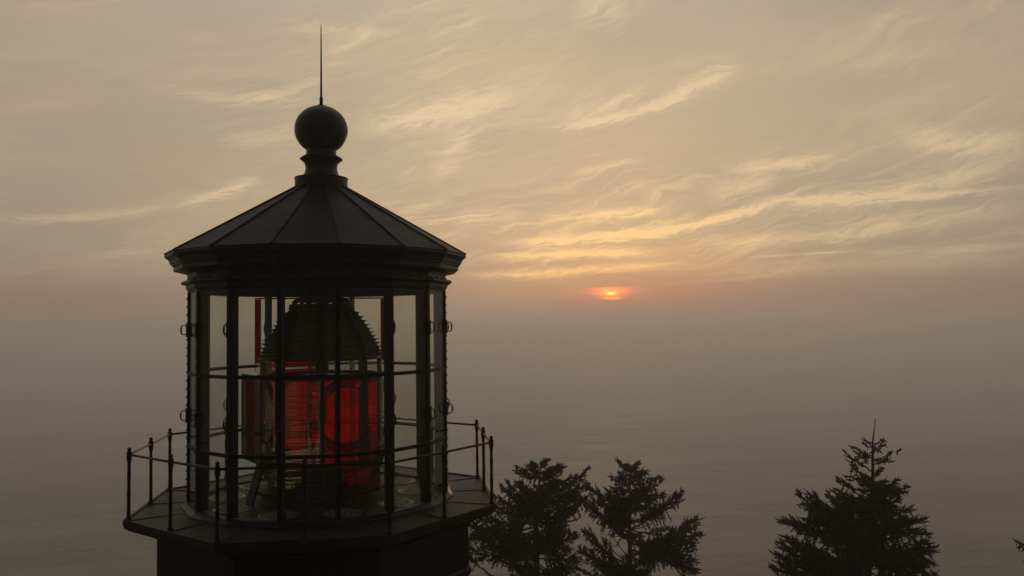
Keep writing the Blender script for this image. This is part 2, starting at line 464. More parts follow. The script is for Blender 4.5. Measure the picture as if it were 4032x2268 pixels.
# gallery deck: eight trapezoid plates with raised seams, moulded edge
mb = MB().lathe([(1.80, -0.655), (2.655, -0.668), (2.669, -0.676), (2.669, -0.72), (2.655, -0.73), (2.655, -0.765), (2.62, -0.775), (2.60, -0.80), (2.45, -0.83),
                 (2.36, -0.88), (2.30, -0.93), (2.24, -0.966)], 8, PHG)
deck = part(mb, 'gallery_deck', M_DECK)
mb = MB()
for k in range(16):
    a = PHG + k * STEP
    R, T, Z = axes(a)
    r1 = 2.63 if k % 2 == 0 else 2.63 * math.cos(math.radians(22.5))
    r0 = 1.93
    c = (R * ((r0 + r1) / 2)) + Vector((0, 0, -0.6565))
    mb.box(c, R, T, Z, (r1 - r0) / 2, 0.018, 0.004)
for k in range(8):            # raised edge strip
    p0, p1 = rad_pt(PHG + k * 45, 2.645, -0.660), rad_pt(PHG + k * 45 + 45, 2.645, -0.660)
    d = (p1 - p0); L = d.length; d.normalize(); nrm = d.cross(Vector((0, 0, 1)))
    mb.box((p0 + p1) / 2 - nrm * 0.02 * 0, d, nrm, Vector((0, 0, 1)), L / 2 - 0.002, 0.020, 0.012)
part(mb, 'deck_seams', M_DECK, deck)
# railing
RR = 2.5976
mb = MB()
for k in range(8):
    p0, p1 = rad_pt(PHG + k * 45, RR, 0.195), rad_pt(PHG + k * 45 + 45, RR, 0.195)
    d = (p1 - p0); L = d.length; d.normalize(); nrm = d.cross(Vector((0, 0, 1)))
    c0 = p0 + d * 0.02; c1 = p1 - d * 0.02
    mb.tube([c0, (c0 * 2 + c1) / 3 - Vector((0, 0, 0.004)), (c0 + c1 * 2) / 3 - Vector((0, 0, 0.003)), c1], 0.0165, 8)
rail = part(mb, 'railing', M_BLACK, None, True)
def post_mb():
    m_ = MB()
    m_.lathe([(0.0, 0.0), (0.055, 0.0), (0.055, 0.012), (0.038, 0.02), (0.036, 0.045), (0.025, 0.055), (0.022, 0.20), (0.0245, 0.33), (0.0205, 0.46),
              (0.024, 0.60), (0.020, 0.72), (0.026, 0.785), (0.033, 0.80), (0.034, 0.895), (0.024, 0.905), (0.022, 0.915), (0.027, 0.925), (0.024, 0.942), (0.012, 0.955), (0.0, 0.957)], 8)
    return m_
post0 = None
for k in range(16):
    a = PHG + k * STEP
    r = RR if k % 2 == 0 else RR * math.cos(math.radians(22.5))
    p = rad_pt(a, r, -0.668)
    if post0 is None:
        post0 = post_mb().build('post', M_BLACK, None, True); o = post0
    else:
        o = post0.copy(); COL.objects.link(o)
    o.parent = rail; o.location = p
    o.rotation_euler = (rng.uniform(-.006, .006), rng.uniform(-.006, .006), math.radians(a))
# sill ring under the glass
sill = part(MB().lathe([(1.72, -0.600), (1.80, -0.585), (1.862, -0.588), (1.872, -0.605), (1.905, -0.625), (1.935, -0.64), (1.94, -0.672), (1.72, -0.672)], 16, PHL, True), 'sill', M_BLACK)
# glazing bars
def mull_mb():
    m_ = MB()
    R, T, Z = axes(0)
    zc, hz = (2.345 - 0.59) / 2, (2.345 + 0.59) / 2
    m_.box(R * 1.853 + Z * zc, R, T, Z, 0.007, 0.029, hz)
    m_.box(R * 1.782 + Z * zc, R, T, Z, 0.0635, 0.017, hz)
    m_.box(R * 1.716 + Z * zc, R, T, Z, 0.005, 0.026, hz)
    z = -0.50
    while z < 2.3:
        if not any(abs(z - q) < 0.12 for q in (0.62, 1.82)):
            m_.lathe([(0.0, 0.0), (0.011, 0.0), (0.013, -0.012), (0.008, -0.02), (0.0, -0.02)], 6, 0)
            # turn the little bolt outward
            n_ = 6 * 5
            for i in range(len(m_.v) - n_, len(m_.v)):
                x, y, zz = m_.v[i]; m_.v[i] = (x, -1.860 + zz * 0.8, z + y)
        z += 0.115
    for zz in (0.62, 1.82):
        m_.box(R * 1.862 + Z * zz, R, T, Z, 0.016, 0.026, 0.075)
        m_.box(R * 1.866 + Z * (zz + 0.088), R, T, Z, 0.016, 0.03, 0.011)
        m_.box(R * 1.866 + Z * (zz - 0.088), R, T, Z, 0.016, 0.03, 0.011)
    return m_
def handle_mb():
    m_ = MB(); pts = []; rr = []
    R, T, Z = axes(0)
    prof = [(1.872, 0.055), (1.900, 0.068), (1.928, 0.064), (1.940, 0.036), (1.943, 0.0), (1.940, -0.036), (1.928, -0.064), (1.900, -0.068), (1.872, -0.055)]
    m_.tube([R * r + Z * z for r, z in prof], [0.007, 0.007, 0.008, 0.010, 0.0125, 0.010, 0.008, 0.007, 0.007], 8)
    return m_
mull0 = part(mull_mb(), 'glazing_bar', M_BLACK)
hand0 = []
for zz in (0.62, 1.82):
    h = handle_mb().build('handle', M_BLACK, None, True); h.parent = mull0; h.location = (0, 0, zz); hand0.append(h)
for k in range(16):
    o = mull0 if k == 0 else mull0.copy()
    if k:
        COL.objects.link(o)
        for h in hand0:
            c = h.copy(); COL.objects.link(c); c.parent = o
    o.parent = LH; o.location = (0, 0, 6.2); o.rotation_euler = (0, 0, math.radians(PHL + k * STEP))
# horizontal rails and panes, one facet, then copied round
AP = math.cos(math.radians(11.25))
def facet_bar(z):
    m_ = MB(); R, T, Z = axes(0)
    hw = 1.85 * math.sin(math.radians(11.25)) - 0.012
    m_.box(R * (1.85 * AP - 0.004) + Z * z, R, T, Z, 0.012, hw, 0.024)
    m_.box(R * (1.85 * AP - 0.040) + Z * z, R, T, Z, 0.026, hw - 0.01, 0.012)
    for i in range(-3, 4):
        c = R * (1.85 * AP + 0.008) + T * (i * hw / 3.6) + Z * z
        m_.box(c, R, T, Z, 0.005, 0.007, 0.007)
    return m_
def facet_pane(z0, z1):
    m_ = MB(); R, T, Z = axes(0)
    hw = 1.84 * math.sin(math.radians(11.25)) - 0.020
    m_.box(R * (1.838 * AP) + Z * ((z0 + z1) / 2), R, T, Z, 0.004, hw, (z1 - z0) / 2)
    return m_
protos = [part(facet_bar(0.209), 'glazing_rail', M_BLACK), part(facet_bar(1.2125), 'glazing_rail', M_BLACK)]
protos += [part(facet_pane(z0, z1), 'window_pane', M_PANE) for z0, z1 in ((-0.585, 0.184), (0.234, 1.188), (1.237, 2.335))]
for k in range(16):
    for p in protos:
        o = p if k == 0 else p.copy()
        if k: COL.objects.link(o)
        o.parent = LH; o.location = (0, 0, 6.2); o.rotation_euler = (0, 0, math.radians(PHL + 11.25 + k * STEP))
# cornice
corn = [(1.755, 2.34), (1.85, 2.338), (1.857, 2.36), (1.866, 2.385), (1.882, 2.39), (1.884, 2.44), (1.892, 2.447), (1.925, 2.450), (1.944, 2.462), (1.950, 2.478),
        (1.944, 2.494), (1.925, 2.506), (1.892, 2.508), (1.862, 2.515), (1.860, 2.550), (1.864, 2.580), (1.875, 2.604), (1.905, 2.612), (2.040, 2.640), (2.048, 2.648),
        (2.046, 2.703), (2.071, 2.712), (2.075, 2.735), (2.0965, 2.746), (2.100, 2.768), (2.108, 2.79), (2.122, 2.808), (2.150, 2.824), (2.166, 2.838), (2.166, 2.862), (2.158, 2.872), (2.05, 2.90),
        (1.755, 2.90)]
mb = MB().lathe(corn, 16, PHL, True)
for k in range(48):          # studs under the half-round
    a = PHL + k * 7.5 + 3.0
    aa = (a - PHL) % STEP - 11.25
    r = 1.868 * AP / math.cos(math.radians(aa))
    R, T, Z = axes(a)
    mb.box(R * r + Z * 2.528, R, T, Z, 0.014, 0.012, 0.011)
part(mb, 'cornice', M_BLACK)
# roof
roofp = [(2.164, 2.866), (2.168, 2.880), (1.60, 3.208), (1.0, 3.553), (0.36, 3.925), (0.30, 3.925), (0.30, 3.80), (1.0, 3.50), (1.60, 3.155), (2.05, 2.895), (2.10, 2.868)]
roof = part(MB().lathe(roofp, 16, PHL, True), 'roof', M_ROOF)
mb = MB()
for k in range(16):
    R, T, Z = axes(PHL + k * STEP)
    p0, p1 = R * 2.166 + Z * 2.884, R * 0.37 + Z * 3.926
    d = (p1 - p0); L = d.length; d.normalize(); nn = T.cross(d)
    mb.box((p0 + p1) / 2 , d, T, nn, L / 2, 0.013, 0.012)
part(mb, 'roof_seams', M_ROOF, roof)
part(MB().lathe([(0.0, 2.62), (1.78, 2.56), (1.78, 2.60), (0.0, 2.66)], 16, PHL), 'lantern_ceiling', M_SHADE)
# ventilator
vent = part(MB().lathe([(0.30, 3.86), (0.386, 3.90), (0.388, 4.045), (0.394, 4.05), (0.394, 4.062), (0.372, 4.068), (0.32, 4.078), (0.288, 4.088), (0.268, 4.105), (0.252, 4.13), (0.240, 4.165),
        (0.2335, 4.195), (0.2335, 4.225), (0.238, 4.26), (0.250, 4.29), (0.275, 4.315), (0.300, 4.335), (0.314, 4.346), (0.312, 4.356), (0.29, 4.375), (0.262, 4.395), (0.242, 4.405), (0.226, 4.415), (0.221, 4.425), (0.221, 4.486)], 40),
        'ventilator_neck', M_BLACK, None, True)
# ball, hollow, with a ring of vent holes near its foot
bm = bmesh.new()
nu, nv = 96, 48
rx, rz, cz = 0.3925, 0.366, 4.795
grid = []
for j in range(nv + 1):
    th = math.pi * (0.012 + (0.816 - 0.012) * j / nv)
    grid.append([bm.verts.new((rx * math.sin(th) * math.sin(2 * math.pi * i / nu), -rx * math.sin(th) * math.cos(2 * math.pi * i / nu), cz + rz * math.cos(th))) for i in range(nu)])
for j in range(nv):
    for i in range(nu):
        if j in (nv - 4, nv - 3) and i % 6 in (1, 2, 3): continue
        if j in (nv - 7,) and i % 6 in (4,): continue
        bm.faces.new((grid[j][i], grid[j + 1][i], grid[j + 1][(i + 1) % nu], grid[j][(i + 1) % nu]))
bmesh.ops.recalc_face_normals(bm, faces=bm.faces[:])
me = bpy.data.meshes.new('finial_ball'); bm.to_mesh(me); bm.free(); me.materials.append(M_BLACK)
me.polygons.foreach_set('use_smooth', [True] * len(me.polygons))
ball = bpy.data.objects.new('finial_ball', me); COL.objects.link(ball); ball.parent = LH; ball.location = (0, 0, 6.2)
sm = ball.modifiers.new('thickness', 'SOLIDIFY'); sm.thickness = 0.006
part(MB().lathe([(0.0, 5.15), (0.075, 5.152), (0.072, 5.166), (0.03, 5.172), (0.026, 5.185), (0.026, 5.285), (0.021, 5.292), (0.0165, 5.295), (0.0125, 5.75), (0.0085, 6.2), (0.006, 6.38), (0.0, 6.43)], 12), 'lightning_rod', M_BLACK, None, True)
# lantern floor with round deck lights
floor = part(MB().lathe([(0.0, -0.625), (1.74, -0.625), (1.74, -0.66), (0.0, -0.66)], 32), 'lantern_floor', M_SHADE)
mb = MB()
mb.lathe([(0.255, 0.0), (0.255, 0.007), (0.235, 0.010), (0.222, 0.007), (0.222, 0.0)], 32)
mb.lathe([(0.200, 0.0), (0.200, 0.006), (0.188, 0.008), (0.178, 0.0)], 32)
for q in range(-3, 4):
    for r in range(-3, 4):
        x, y = 0.064 * (q + r / 2), 0.064 * r * 0.866
        if x * x + y * y < 0.155 ** 2:
            mb.lathe([(0.0, 0.012), (0.018, 0.011), (0.026, 0.007), (0.028, 0.0)], 6, 0, False, (x, y))
dl0 = None
for k in range(10):
    p = rad_pt(PHL + 5 + k * 36, 1.36, -0.624)
    if dl0 is None: dl0 = mb.build('deck_light', M_TILE, None, True); o = dl0
    else: o = dl0.copy(); COL.objects.link(o)
    o.parent = floor; o.location = p; o.rotation_euler = (0, 0, k * 0.7)

# ------------------------------------------------------------------ the lens inside
LZ = -0.62
FL = thing('fresnel_lens', 'tall beehive lens of stacked glass prisms with red screens inside the lantern', 'lens', (0, 0, LZ))
def lpart(mb, name, mat, parent=None, smooth=False):
    p = FL if parent is None else parent
    o = mb.build(name, mat, None, smooth); o.parent = p
    if p is FL: o.location = (0, 0, -LZ)
    return o
dome = [(2.120, 0.470), (2.055, 0.539), (1.990, 0.597), (1.931, 0.641), (1.872, 0.679), (1.814, 0.717), (1.762, 0.755), (1.7095, 0.787), (1.6575, 0.815), (1.6055, 0.838), (1.547, 0.870), (1.5015, 0.895), (1.456, 0.914), (1.405, 0.92), (1.355, 0.92)]
mb = MB()
for i, (z, r) in enumerate(dome[:-1]):
    z2 = dome[i + 1][0]; h = z - z2
    # one catadioptric ring: triangular section with its point outward and up
    tri = [(r + 0.032, z + 0.002), (r - 0.085, z - 0.014), (r - 0.075, z - h * 0.92), (r - 0.052, z - h * 0.90)]
    mb.lathe(tri, 48, 0, True)
lpart(mb, 'upper_prisms', M_PRISM)
mb = MB()
for i, (z, r) in enumerate(dome[1:-1]):
    mb.lathe([(r - 0.052, z + 0.006), (r - 0.052, z - 0.004), (r - 0.072, z - 0.006), (r - 0.072, z + 0.004)], 48, 0, True)
lpart(mb, 'prism_joints', M_SHADE)
mb = MB()
for i in range(6):
    z = 1.335 - i * 0.034
    mb.lathe([(0.905, z), (0.925, z - 0.010), (0.905, z - 0.020), (0.885, z - 0.010)], 48, 0, True)
lpart(mb, 'edge_prisms', M_BELT)
# eight side panels (bull's-eye in the middle, straight prisms above and below)
def panel_mb(bull, eye=False):
    m_ = MB(); R, T, Z = axes(0)
    ap = 0.92 * math.cos(math.radians(22.5)); hw = 0.92 * math.sin(math.radians(22.5)) - 0.02
    zc = 0.60 if bull else 0.54
    def arc(r0, r1, n=40):
        pts = []
        for k in range(n):
            a = 2 * math.pi * k / n
            pts.append(a)
        sec = [(r0, 0.0), (r0, 0.012), (r1, 0.034), (r1, 0.0)]
        vs = []; fs = []
        for a in pts:
            for r, d in sec:
                vs.append(R * (ap + d) + T * (max(-hw, min(hw, r * math.cos(a)))) + Z * (zc + r * math.sin(a)))
        for k in range(n):
            j = (k + 1) % n
            for i in range(4): fs.append((k * 4 + i, k * 4 + (i + 1) % 4, j * 4 + (i + 1) % 4, j * 4 + i))
        m_.add(vs, fs)
    if eye:
        # centre lens
        vs = [R * (ap + 0.055) + Z * zc]; fs = []
        for q, (r, d) in enumerate([(0.05, 0.052), (0.10, 0.042), (0.14, 0.026), (0.14, 0.0)]):
            for k in range(32):
                a = 2 * math.pi * k / 32; vs.append(R * (ap + d) + T * (r * math.cos(a)) + Z * (zc + r * math.sin(a)))
        for k in range(32):
            fs.append((0, 1 + k, 1 + (k + 1) % 32))
            for q in range(3): fs.append((1 + q * 32 + k, 1 + (q + 1) * 32 + k, 1 + (q + 1) * 32 + (k + 1) % 32, 1 + q * 32 + (k + 1) % 32))
        fs.append(tuple(1 + 96 + k for k in range(32)))
        m_.add(vs, fs)
        for r0 in np.arange(0.15, 0.39, 0.03): arc(r0, r0 + 0.026)
        return m_
    if bull:
        for r0 in np.arange(0.415, 0.50, 0.034): arc(r0, r0 + 0.030)
        zr = [(-0.03, 0.10)]
    else:
        zr = [(-0.03, 1.10)]
    for lo, hi in zr:
        z = lo
        while z < hi:
            up = z > zc
            c0, c1 = (0.010, 0.034) if up else (0.034, 0.010)
            vs = []
            for sx_ in (-1, 1):
                vs += [R * ap + T * (sx_ * hw) + Z * z, R * (ap + c1) + T * (sx_ * hw) + Z * z, R * (ap + c0) + T * (sx_ * hw) + Z * (z + 0.034), R * ap + T * (sx_ * hw) + Z * (z + 0.034)]
            m_.add(vs, [(0, 1, 2, 3), (7, 6, 5, 4), (0, 4, 5, 1), (1, 5, 6, 2), (2, 6, 7, 3), (3, 7, 4, 0)])
            z += 0.040
    return m_
def joints_mb():
    m_ = MB(); R, T, Z = axes(0)
    ap = 0.92 * math.cos(math.radians(22.5)); hw = 0.92 * math.sin(math.radians(22.5)) - 0.02
    z = 0.007
    while z < 1.10:
        m_.box(R * (ap + 0.012) + Z * z, R, T, Z, 0.014, hw, 0.0022)
        z += 0.080
    return m_
def eye_ring_mb(up):
    m_ = MB(); R, T, Z = axes(0); ap = 0.92 * math.cos(math.radians(22.5))
    pts = [R * (ap + 0.02) + T * (0.402 * math.cos(q)) + Z * (0.60 + 0.402 * math.sin(q)) for q in np.linspace(0.62, math.pi - 0.62, 24)]
    return m_.tube(pts if up else [Vector((p.x, p.y, 1.20 - p.z)) for p in pts], 0.012, 6)
pA, pB = lpart(panel_mb(True), 'bullseye_panel', M_PRISM), lpart(panel_mb(False), 'prism_panel', M_BELT)
subs = {pA: [panel_mb(True, True).build('bullseye', M_CLEAR), eye_ring_mb(True).build('bullseye_rim', M_SHADE), eye_ring_mb(False).build('bullseye_rim', M_SHADE)], pB: [joints_mb().build('prism_joints', M_SHADE)]}
for q in subs:
    for c in subs[q]: c.parent = q
for k in range(8):
    src = pA if k % 2 == 0 else pB
    o = src if k < 2 else src.copy()
    if k >= 2:
        COL.objects.link(o)
        for q in subs[src]:
            c = q.copy(); COL.objects.link(c); c.parent = o
    o.parent = FL; o.location = (0, 0, -LZ); o.rotation_euler = (0, 0, math.radians(22.5 + 45 * k))
# lower prisms tapering inward
mb = MB()
for i in range(6):
    z = -0.06 - i * 0.072; r = 0.92 - 0.016 * i - 0.004 * i * i
    mb.lathe([(r, z), (r - 0.012, z - 0.045), (r - 0.06, z - 0.060), (r - 0.07, z - 0.004)], 48, 0, True)
lpart(mb, 'lower_prisms', M_LOWER)
# frame: ribs, rings
def rib_mb():
    m_ = MB(); R, T, Z = axes(0)
    pts = [(0.925, -0.06), (0.93, 0.5), (0.93, 1.12), (0.925, 1.36), (0.90, 1.48), (0.83, 1.625), (0.73, 1.80), (0.60, 1.99), (0.44, 2.16)]
    for (r0, z0), (r1, z1) in zip(pts, pts[1:]):
        p0, p1 = R * (r0 - 0.085) + Z * z0, R * (r1 - 0.085) + Z * z1
        d = (p1 - p0); L = d.length; d.normalize(); nn = d.cross(T)
        m_.box((p0 + p1) / 2, d, T, nn, L / 2 + 0.006, 0.020, 0.036)
    return m_
rib0 = lpart(rib_mb(), 'rib', M_SHADE)
for k in range(8):
    o = rib0 if k == 0 else rib0.copy()
    if k: COL.objects.link(o)
    o.parent = FL; o.location = (0, 0, -LZ); o.rotation_euler = (0, 0, math.radians(45 * k))
for z, r, h in ((1.125, 0.935, 0.028), (-0.050, 0.935, 0.020)):
    lpart(MB().lathe([(r, z + h), (r, z - h), (r - 0.07, z - h), (r - 0.07, z + h)], 8, 0, True), 'frame_ring', M_SHADE)
# cap above the beehive, flue and hood
mb = MB().lathe([(0.0, 2.30), (0.20, 2.30), (0.30, 2.285), (0.39, 2.25), (0.43, 2.215), (0.43, 2.205), (0.0, 2.205)], 40)
mb.lathe([(0.0, 2.60), (0.24, 2.60), (0.24, 2.28), (0.0, 2.28)], 32)
mb.lathe([(0.47, 2.175), (0.47, 2.118), (0.40, 2.118), (0.40, 2.175)], 40, 0, True)
for k in range(10):
    R, T, Z = axes(k * 36 + 9); mb.box(R * 0.415 + Z * 2.19, R, T, Z, 0.015, 0.03, 0.02)
lpart(mb, 'cap', M_SHADE)
# lamp stand inside
mb = MB().lathe([(0.0, 2.20), (0.10, 2.20), (0.10, 1.15), (0.035, 1.10), (0.035, 0.75), (0.07, 0.70), (0.07, 0.48), (0.035, 0.42), (0.035, 0.05), (0.12, -0.02), (0.42, -0.30), (0.42, -0.45), (0.0, -0.45)], 24)
lpart(mb, 'lamp_stand', M_SHADE)
# pedestal table
mb = MB().lathe([(0.0, -0.40), (0.70, -0.40), (0.86, -0.44), (0.90, -0.46), (0.94, -0.47), (0.94, -0.52), (0.80, -0.54), (0.72, -0.60), (0.72, -0.622), (0.0, -0.622)], 48)
lpart(mb, 'pedestal', M_SHADE)
# four red screens on alternate sides, each in a thin iron frame
def screen(z0, z1, ap, hw):
    R, T, Z = axes(0)
    g = MB().box(R * ap + Z * ((z0 + z1) / 2), R, T, Z, 0.003, hw, (z1 - z0) / 2)
    f = MB()
    for s_ in (-1, 1):
        f.box(R * ap + T * (s_ * (hw + 0.008)) + Z * ((z0 + z1) / 2), R, T, Z, 0.012, 0.008, (z1 - z0) / 2 + 0.016)
        f.box(R * ap + Z * ((z0 + z1) / 2 + s_ * ((z1 - z0) / 2 + 0.008)), R, T, Z, 0.011, hw, 0.008)
    return g, f
g, f = screen(-0.02, 1.16, 1.045, 0.40)
fg, ff = screen(-0.44, 1.16, 1.045, 0.40)
sf2 = lpart(fg, 'red_screen', M_RED); c = ff.build('screen_frame', M_SHADE); c.parent = sf2
sf2.rotation_euler = (0, 0, math.radians(22.5))
sg = lpart(g, 'red_screen', M_RED); sf = f.build('screen_frame', M_SHADE); sf.parent = sg
for k in (2, 3):
    o = sg if k == 2 else sg.copy()
    if k == 3:
        o.data = sg.data.copy(); o.data.materials[0] = M_RED_DIMMED
    if k == 3:
        COL.objects.link(o); c = sf.copy(); COL.objects.link(c); c.parent = o
    o.parent = FL; o.location = (0, 0, -LZ); o.rotation_euler = (0, 0, math.radians(22.5 + 90 * k))
g, f = screen(1.22, 1.80, 1.03, 0.36)
ug = lpart(g, 'red_screen', M_RED); uf = f.build('screen_frame', M_SHADE); uf.parent = ug
ug.rotation_euler = (0, 0, math.radians(202.5))
# two tall narrow red strips at the back carried on a thin bar
for s_ in (-1, 1):
    mb = MB().box((s_ * 0.955, 0.62, 1.78), (1, 0, 0), (0, 1, 0), (0, 0, 1), 0.036, 0.004, 0.49)
    lpart(mb, 'red_strip', M_RED_DIMMED)
mb = MB()
mb.box((0, 0.62, 2.285), (1, 0, 0), (0, 1, 0), (0, 0, 1), 1.0, 0.010, 0.010)
for s_ in (-1, 1):
    for e_ in (-0.041, 0.041):
        mb.box((s_ * 0.955 + e_, 0.62, 1.72), (1, 0, 0), (0, 1, 0), (0, 0, 1), 0.005, 0.009, 0.555)
lpart(mb, 'strip_frame', M_SHADE)
# slanting stay plate at the left of the pedestal
mb = MB()
R, T, Z = axes(-62)
mb.box(R * 1.02 + Z * -0.31, (R * -0.30 + Z).normalized(), T, (R + Z * 0.30).normalized(), 0.33, 0.10, 0.02)
lpart(mb, 'stay', M_SHADE)

# ------------------------------------------------------------------ spruces
m, t, b = material('spruce_needles')
co = t.nodes.new('ShaderNodeTexCoord')
n1 = t.nodes.new('ShaderNodeTexNoise'); n1.inputs['Scale'].default_value = 1.6; n1.inputs['Detail'].default_value = 5
t.links.new(co.outputs['Object'], n1.inputs['Vector'])
r = t.nodes.new('ShaderNodeValToRGB')
r.color_ramp.elements[0].position = 0.35; r.color_ramp.elements[0].color = (0.005, 0.010, 0.005, 1)
r.color_ramp.elements[1].position = 0.7; r.color_ramp.elements[1].color = (0.017, 0.027, 0.012, 1)
t.links.new(n1.outputs['Fac'], r.inputs[0]); t.links.new(r.outputs[0], b.inputs['Base Color'])
b.inputs['Roughness'].default_value = 0.7; b.inputs['Specular IOR Level'].default_value = 0.2
M_NEEDLE = m
M_BARK = painted('spruce_bark', (0.02, 0.016, 0.012), (0.05, 0.042, 0.034), 0.9, 9.0, 0.6)

def unit(v): return v / (np.linalg.norm(v) + 1e-9)

class Tree:
    def __init__(self, seed):
        self.r = np.random.default_rng(seed); self.wood = MB(); self.sh = []     # shoots: (p, d, len, rad)
    def shoot(self, p, d, L, rad): self.sh.append((p, d, L, rad))
    def twig(self, p, d, L, dens=1.0, up=0.25):
        """a branchlet carrying finger-like shoots on both sides"""
        r = self.r; n = max(2, int(L / 0.05 * dens)); pts = []
        d = unit(d); q = p.copy()
        side = unit(np.cross(d, [0, 0, 1.0]) + 1e-3)
        st = L / n
        for i in range(n):
            d = unit(d + np.array([0, 0, up * 0.10]) + r.normal(0, 0.05, 3)); q2 = q + d * st
            self.shoot(q, q2 - q, st * 1.25, 0.020)
            for s in (-1, 1):
                if r.random() < 0.78:
                    l = r.uniform(0.055, 0.125) * (1.15 - 0.5 * i / n)
                    self.shoot(q2, unit(d * 0.85 + side * s * r.uniform(0.6, 1.1) + np.array([0, 0, r.uniform(-0.25, 0.4)])), l, r.uniform(0.016, 0.024))
            if r.random() < 0.25 * dens:
                self.shoot(q2, unit(np.array([r.normal(0, .3), r.normal(0, .3), -1.0])), r.uniform(0.06, 0.13), 0.013)
            q = q2
        self.shoot(q, unit(d + np.array([0, 0, 0.15])), r.uniform(0.10, 0.17), 0.015)
    def limb(self, p0, p1, rad=0.03, bare=0.15, full=1.0, sag=0.12, hang=0.24):
        """limb from trunk p0 to tip p1, drooping in the middle and turned up at the end"""
        r = self.r; p0 = np.array(p0, float); p1 = np.array(p1, float)
        ax = p1 - p0; L = np.linalg.norm(ax); n = max(4, int(L / 0.115)); pts = []
        for i in range(n + 1):
            u = i / n
            q = p0 + ax * u + np.array([0, 0, -sag * L * math.sin(math.pi * u) * (1 - 0.2 * u)]) + r.normal(0, 0.012 * L ** 0.5, 3) * (0 < i < n)
            pts.append(q)
        self.wood.tube(pts, [rad * (1 - 0.82 * i / n) + 0.003 for i in range(n + 1)], 5)
        for i in range(1, n + 1):
            u = i / n
            if u < bare: continue
            d = unit(pts[i] - pts[i - 1]); side = unit(np.cross(d, [0, 0, 1.0]))
            w = L * 0.26 * min(1.0, (1.05 - u) * 2.0 + 0.10) * full + 0.08
            w = min(w, 0.52)
            for s in (-1, 1):
                for rep in range(2):
                    if r.random() < 0.86 * full:
                        l = w * r.uniform(0.45, 1.1)
                        dd = unit(d * r.uniform(0.25, 0.95) + side * s * r.uniform(0.6, 1.1) + np.array([0, 0, r.uniform(-0.45, 0.30)]))
                        self.twig(pts[i] + r.normal(0, 0.02, 3), dd, l)
            if r.random() < hang * 3 * full:
                self.twig(pts[i], unit(d * 0.4 + side * r.normal(0, .4) + np.array([0, 0, -0.9])), w * r.uniform(0.4, 0.9), 0.9, -0.3)
            if r.random() < 0.5 * full:
                self.twig(pts[i], unit(d * 0.9 + side * r.normal(0, .4) + np.array([0, 0, 0.8])), w * r.uniform(0.25, 0.55))
        self.twig(pts[-1] - unit(pts[-1] - pts[-2]) * 0.30, pts[-1] - pts[-2], 0.18, 1.0, 0.5)
    def bare_twigs(self, p0, p1, n=6):
        r = self.r; p0 = np.array(p0, float); p1 = np.array(p1, float); L = np.linalg.norm(p1 - p0)
        mid = (p0 + p1) / 2 + np.array([0, 0, -0.06 * L])
        self.wood.tube([p0, mid, p1], [0.022, 0.014, 0.005], 5)
        for i in range(n):
            u = r.uniform(0.3, 1.0); q = p0 + (p1 - p0) * u + np.array([0, 0, -0.05 * L * math.sin(math.pi * u)])
            d = unit((p1 - p0) / L + r.normal(0, 0.6, 3) + np.array([0, 0, -0.3])); l = r.uniform(0.15, 0.4)
            self.wood.tube([q, q + d * l * 0.5 + np.array([0, 0, 0.01]), q + d * l], [0.006, 0.004, 0.002], 4)
    def crown_mesh(self, name, parent, loc):
        P = np.array([s[0] for s in self.sh]); D = np.array([s[1] for s in self.sh]); D /= np.linalg.norm(D, axis=1, keepdims=True) + 1e-9
        L = np.array([s[2] for s in self.sh])[:, None]; Rr = np.array([s[3] for s in self.sh])[:, None]
        ref = np.where(np.abs(D[:, 2:3]) < 0.9, np.array([[0, 0, 1.0]]), np.array([[1.0, 0, 0]]))
        A = np.cross(D, ref); A /= np.linalg.norm(A, axis=1, keepdims=True); B = np.cross(D, A)
        n = len(P); V = np.zeros((n, 8, 3))
        bend = np.array([[0, 0, 1.0]]) * L * 0.10
        V[:, 0] = P
        for k in range(3):
            c, s = math.cos(2 * math.pi * k / 3 + 0.5), math.sin(2 * math.pi * k / 3 + 0.5)
            V[:, 1 + k] = P + D * L * 0.22 + (A * c + B * s) * Rr
            V[:, 4 + k] = P + D * L * 0.80 + bend * 0.6 + (A * c + B * s) * Rr * 0.8
        V[:, 7] = P + D * L + bend
        base = np.array([[0, 2, 1], [0, 3, 2], [0, 1, 3], [7, 4, 5], [7, 5, 6], [7, 6, 4]] +
                        [t_ for a, b_ in ((1, 2), (2, 3), (3, 1)) for t_ in ([a, b_, b_ + 3], [a, b_ + 3, a + 3])])
        F = (base[None] + (np.arange(n) * 8)[:, None, None]).reshape(-1, 3)
        me = bpy.data.meshes.new(name)
        me.vertices.add(n * 8); me.vertices.foreach_set('co', (V - np.array(loc)).reshape(-1))
        me.loops.add(F.size); me.loops.foreach_set('vertex_index', F.reshape(-1).astype(np.int32))
        me.polygons.add(len(F)); me.polygons.foreach_set('loop_start', (np.arange(len(F)) * 3).astype(np.int32))
        me.update(calc_edges=True); me.materials.append(M_NEEDLE)
        o = bpy.data.objects.new(name, me); COL.objects.link(o); o.parent = parent
        return o

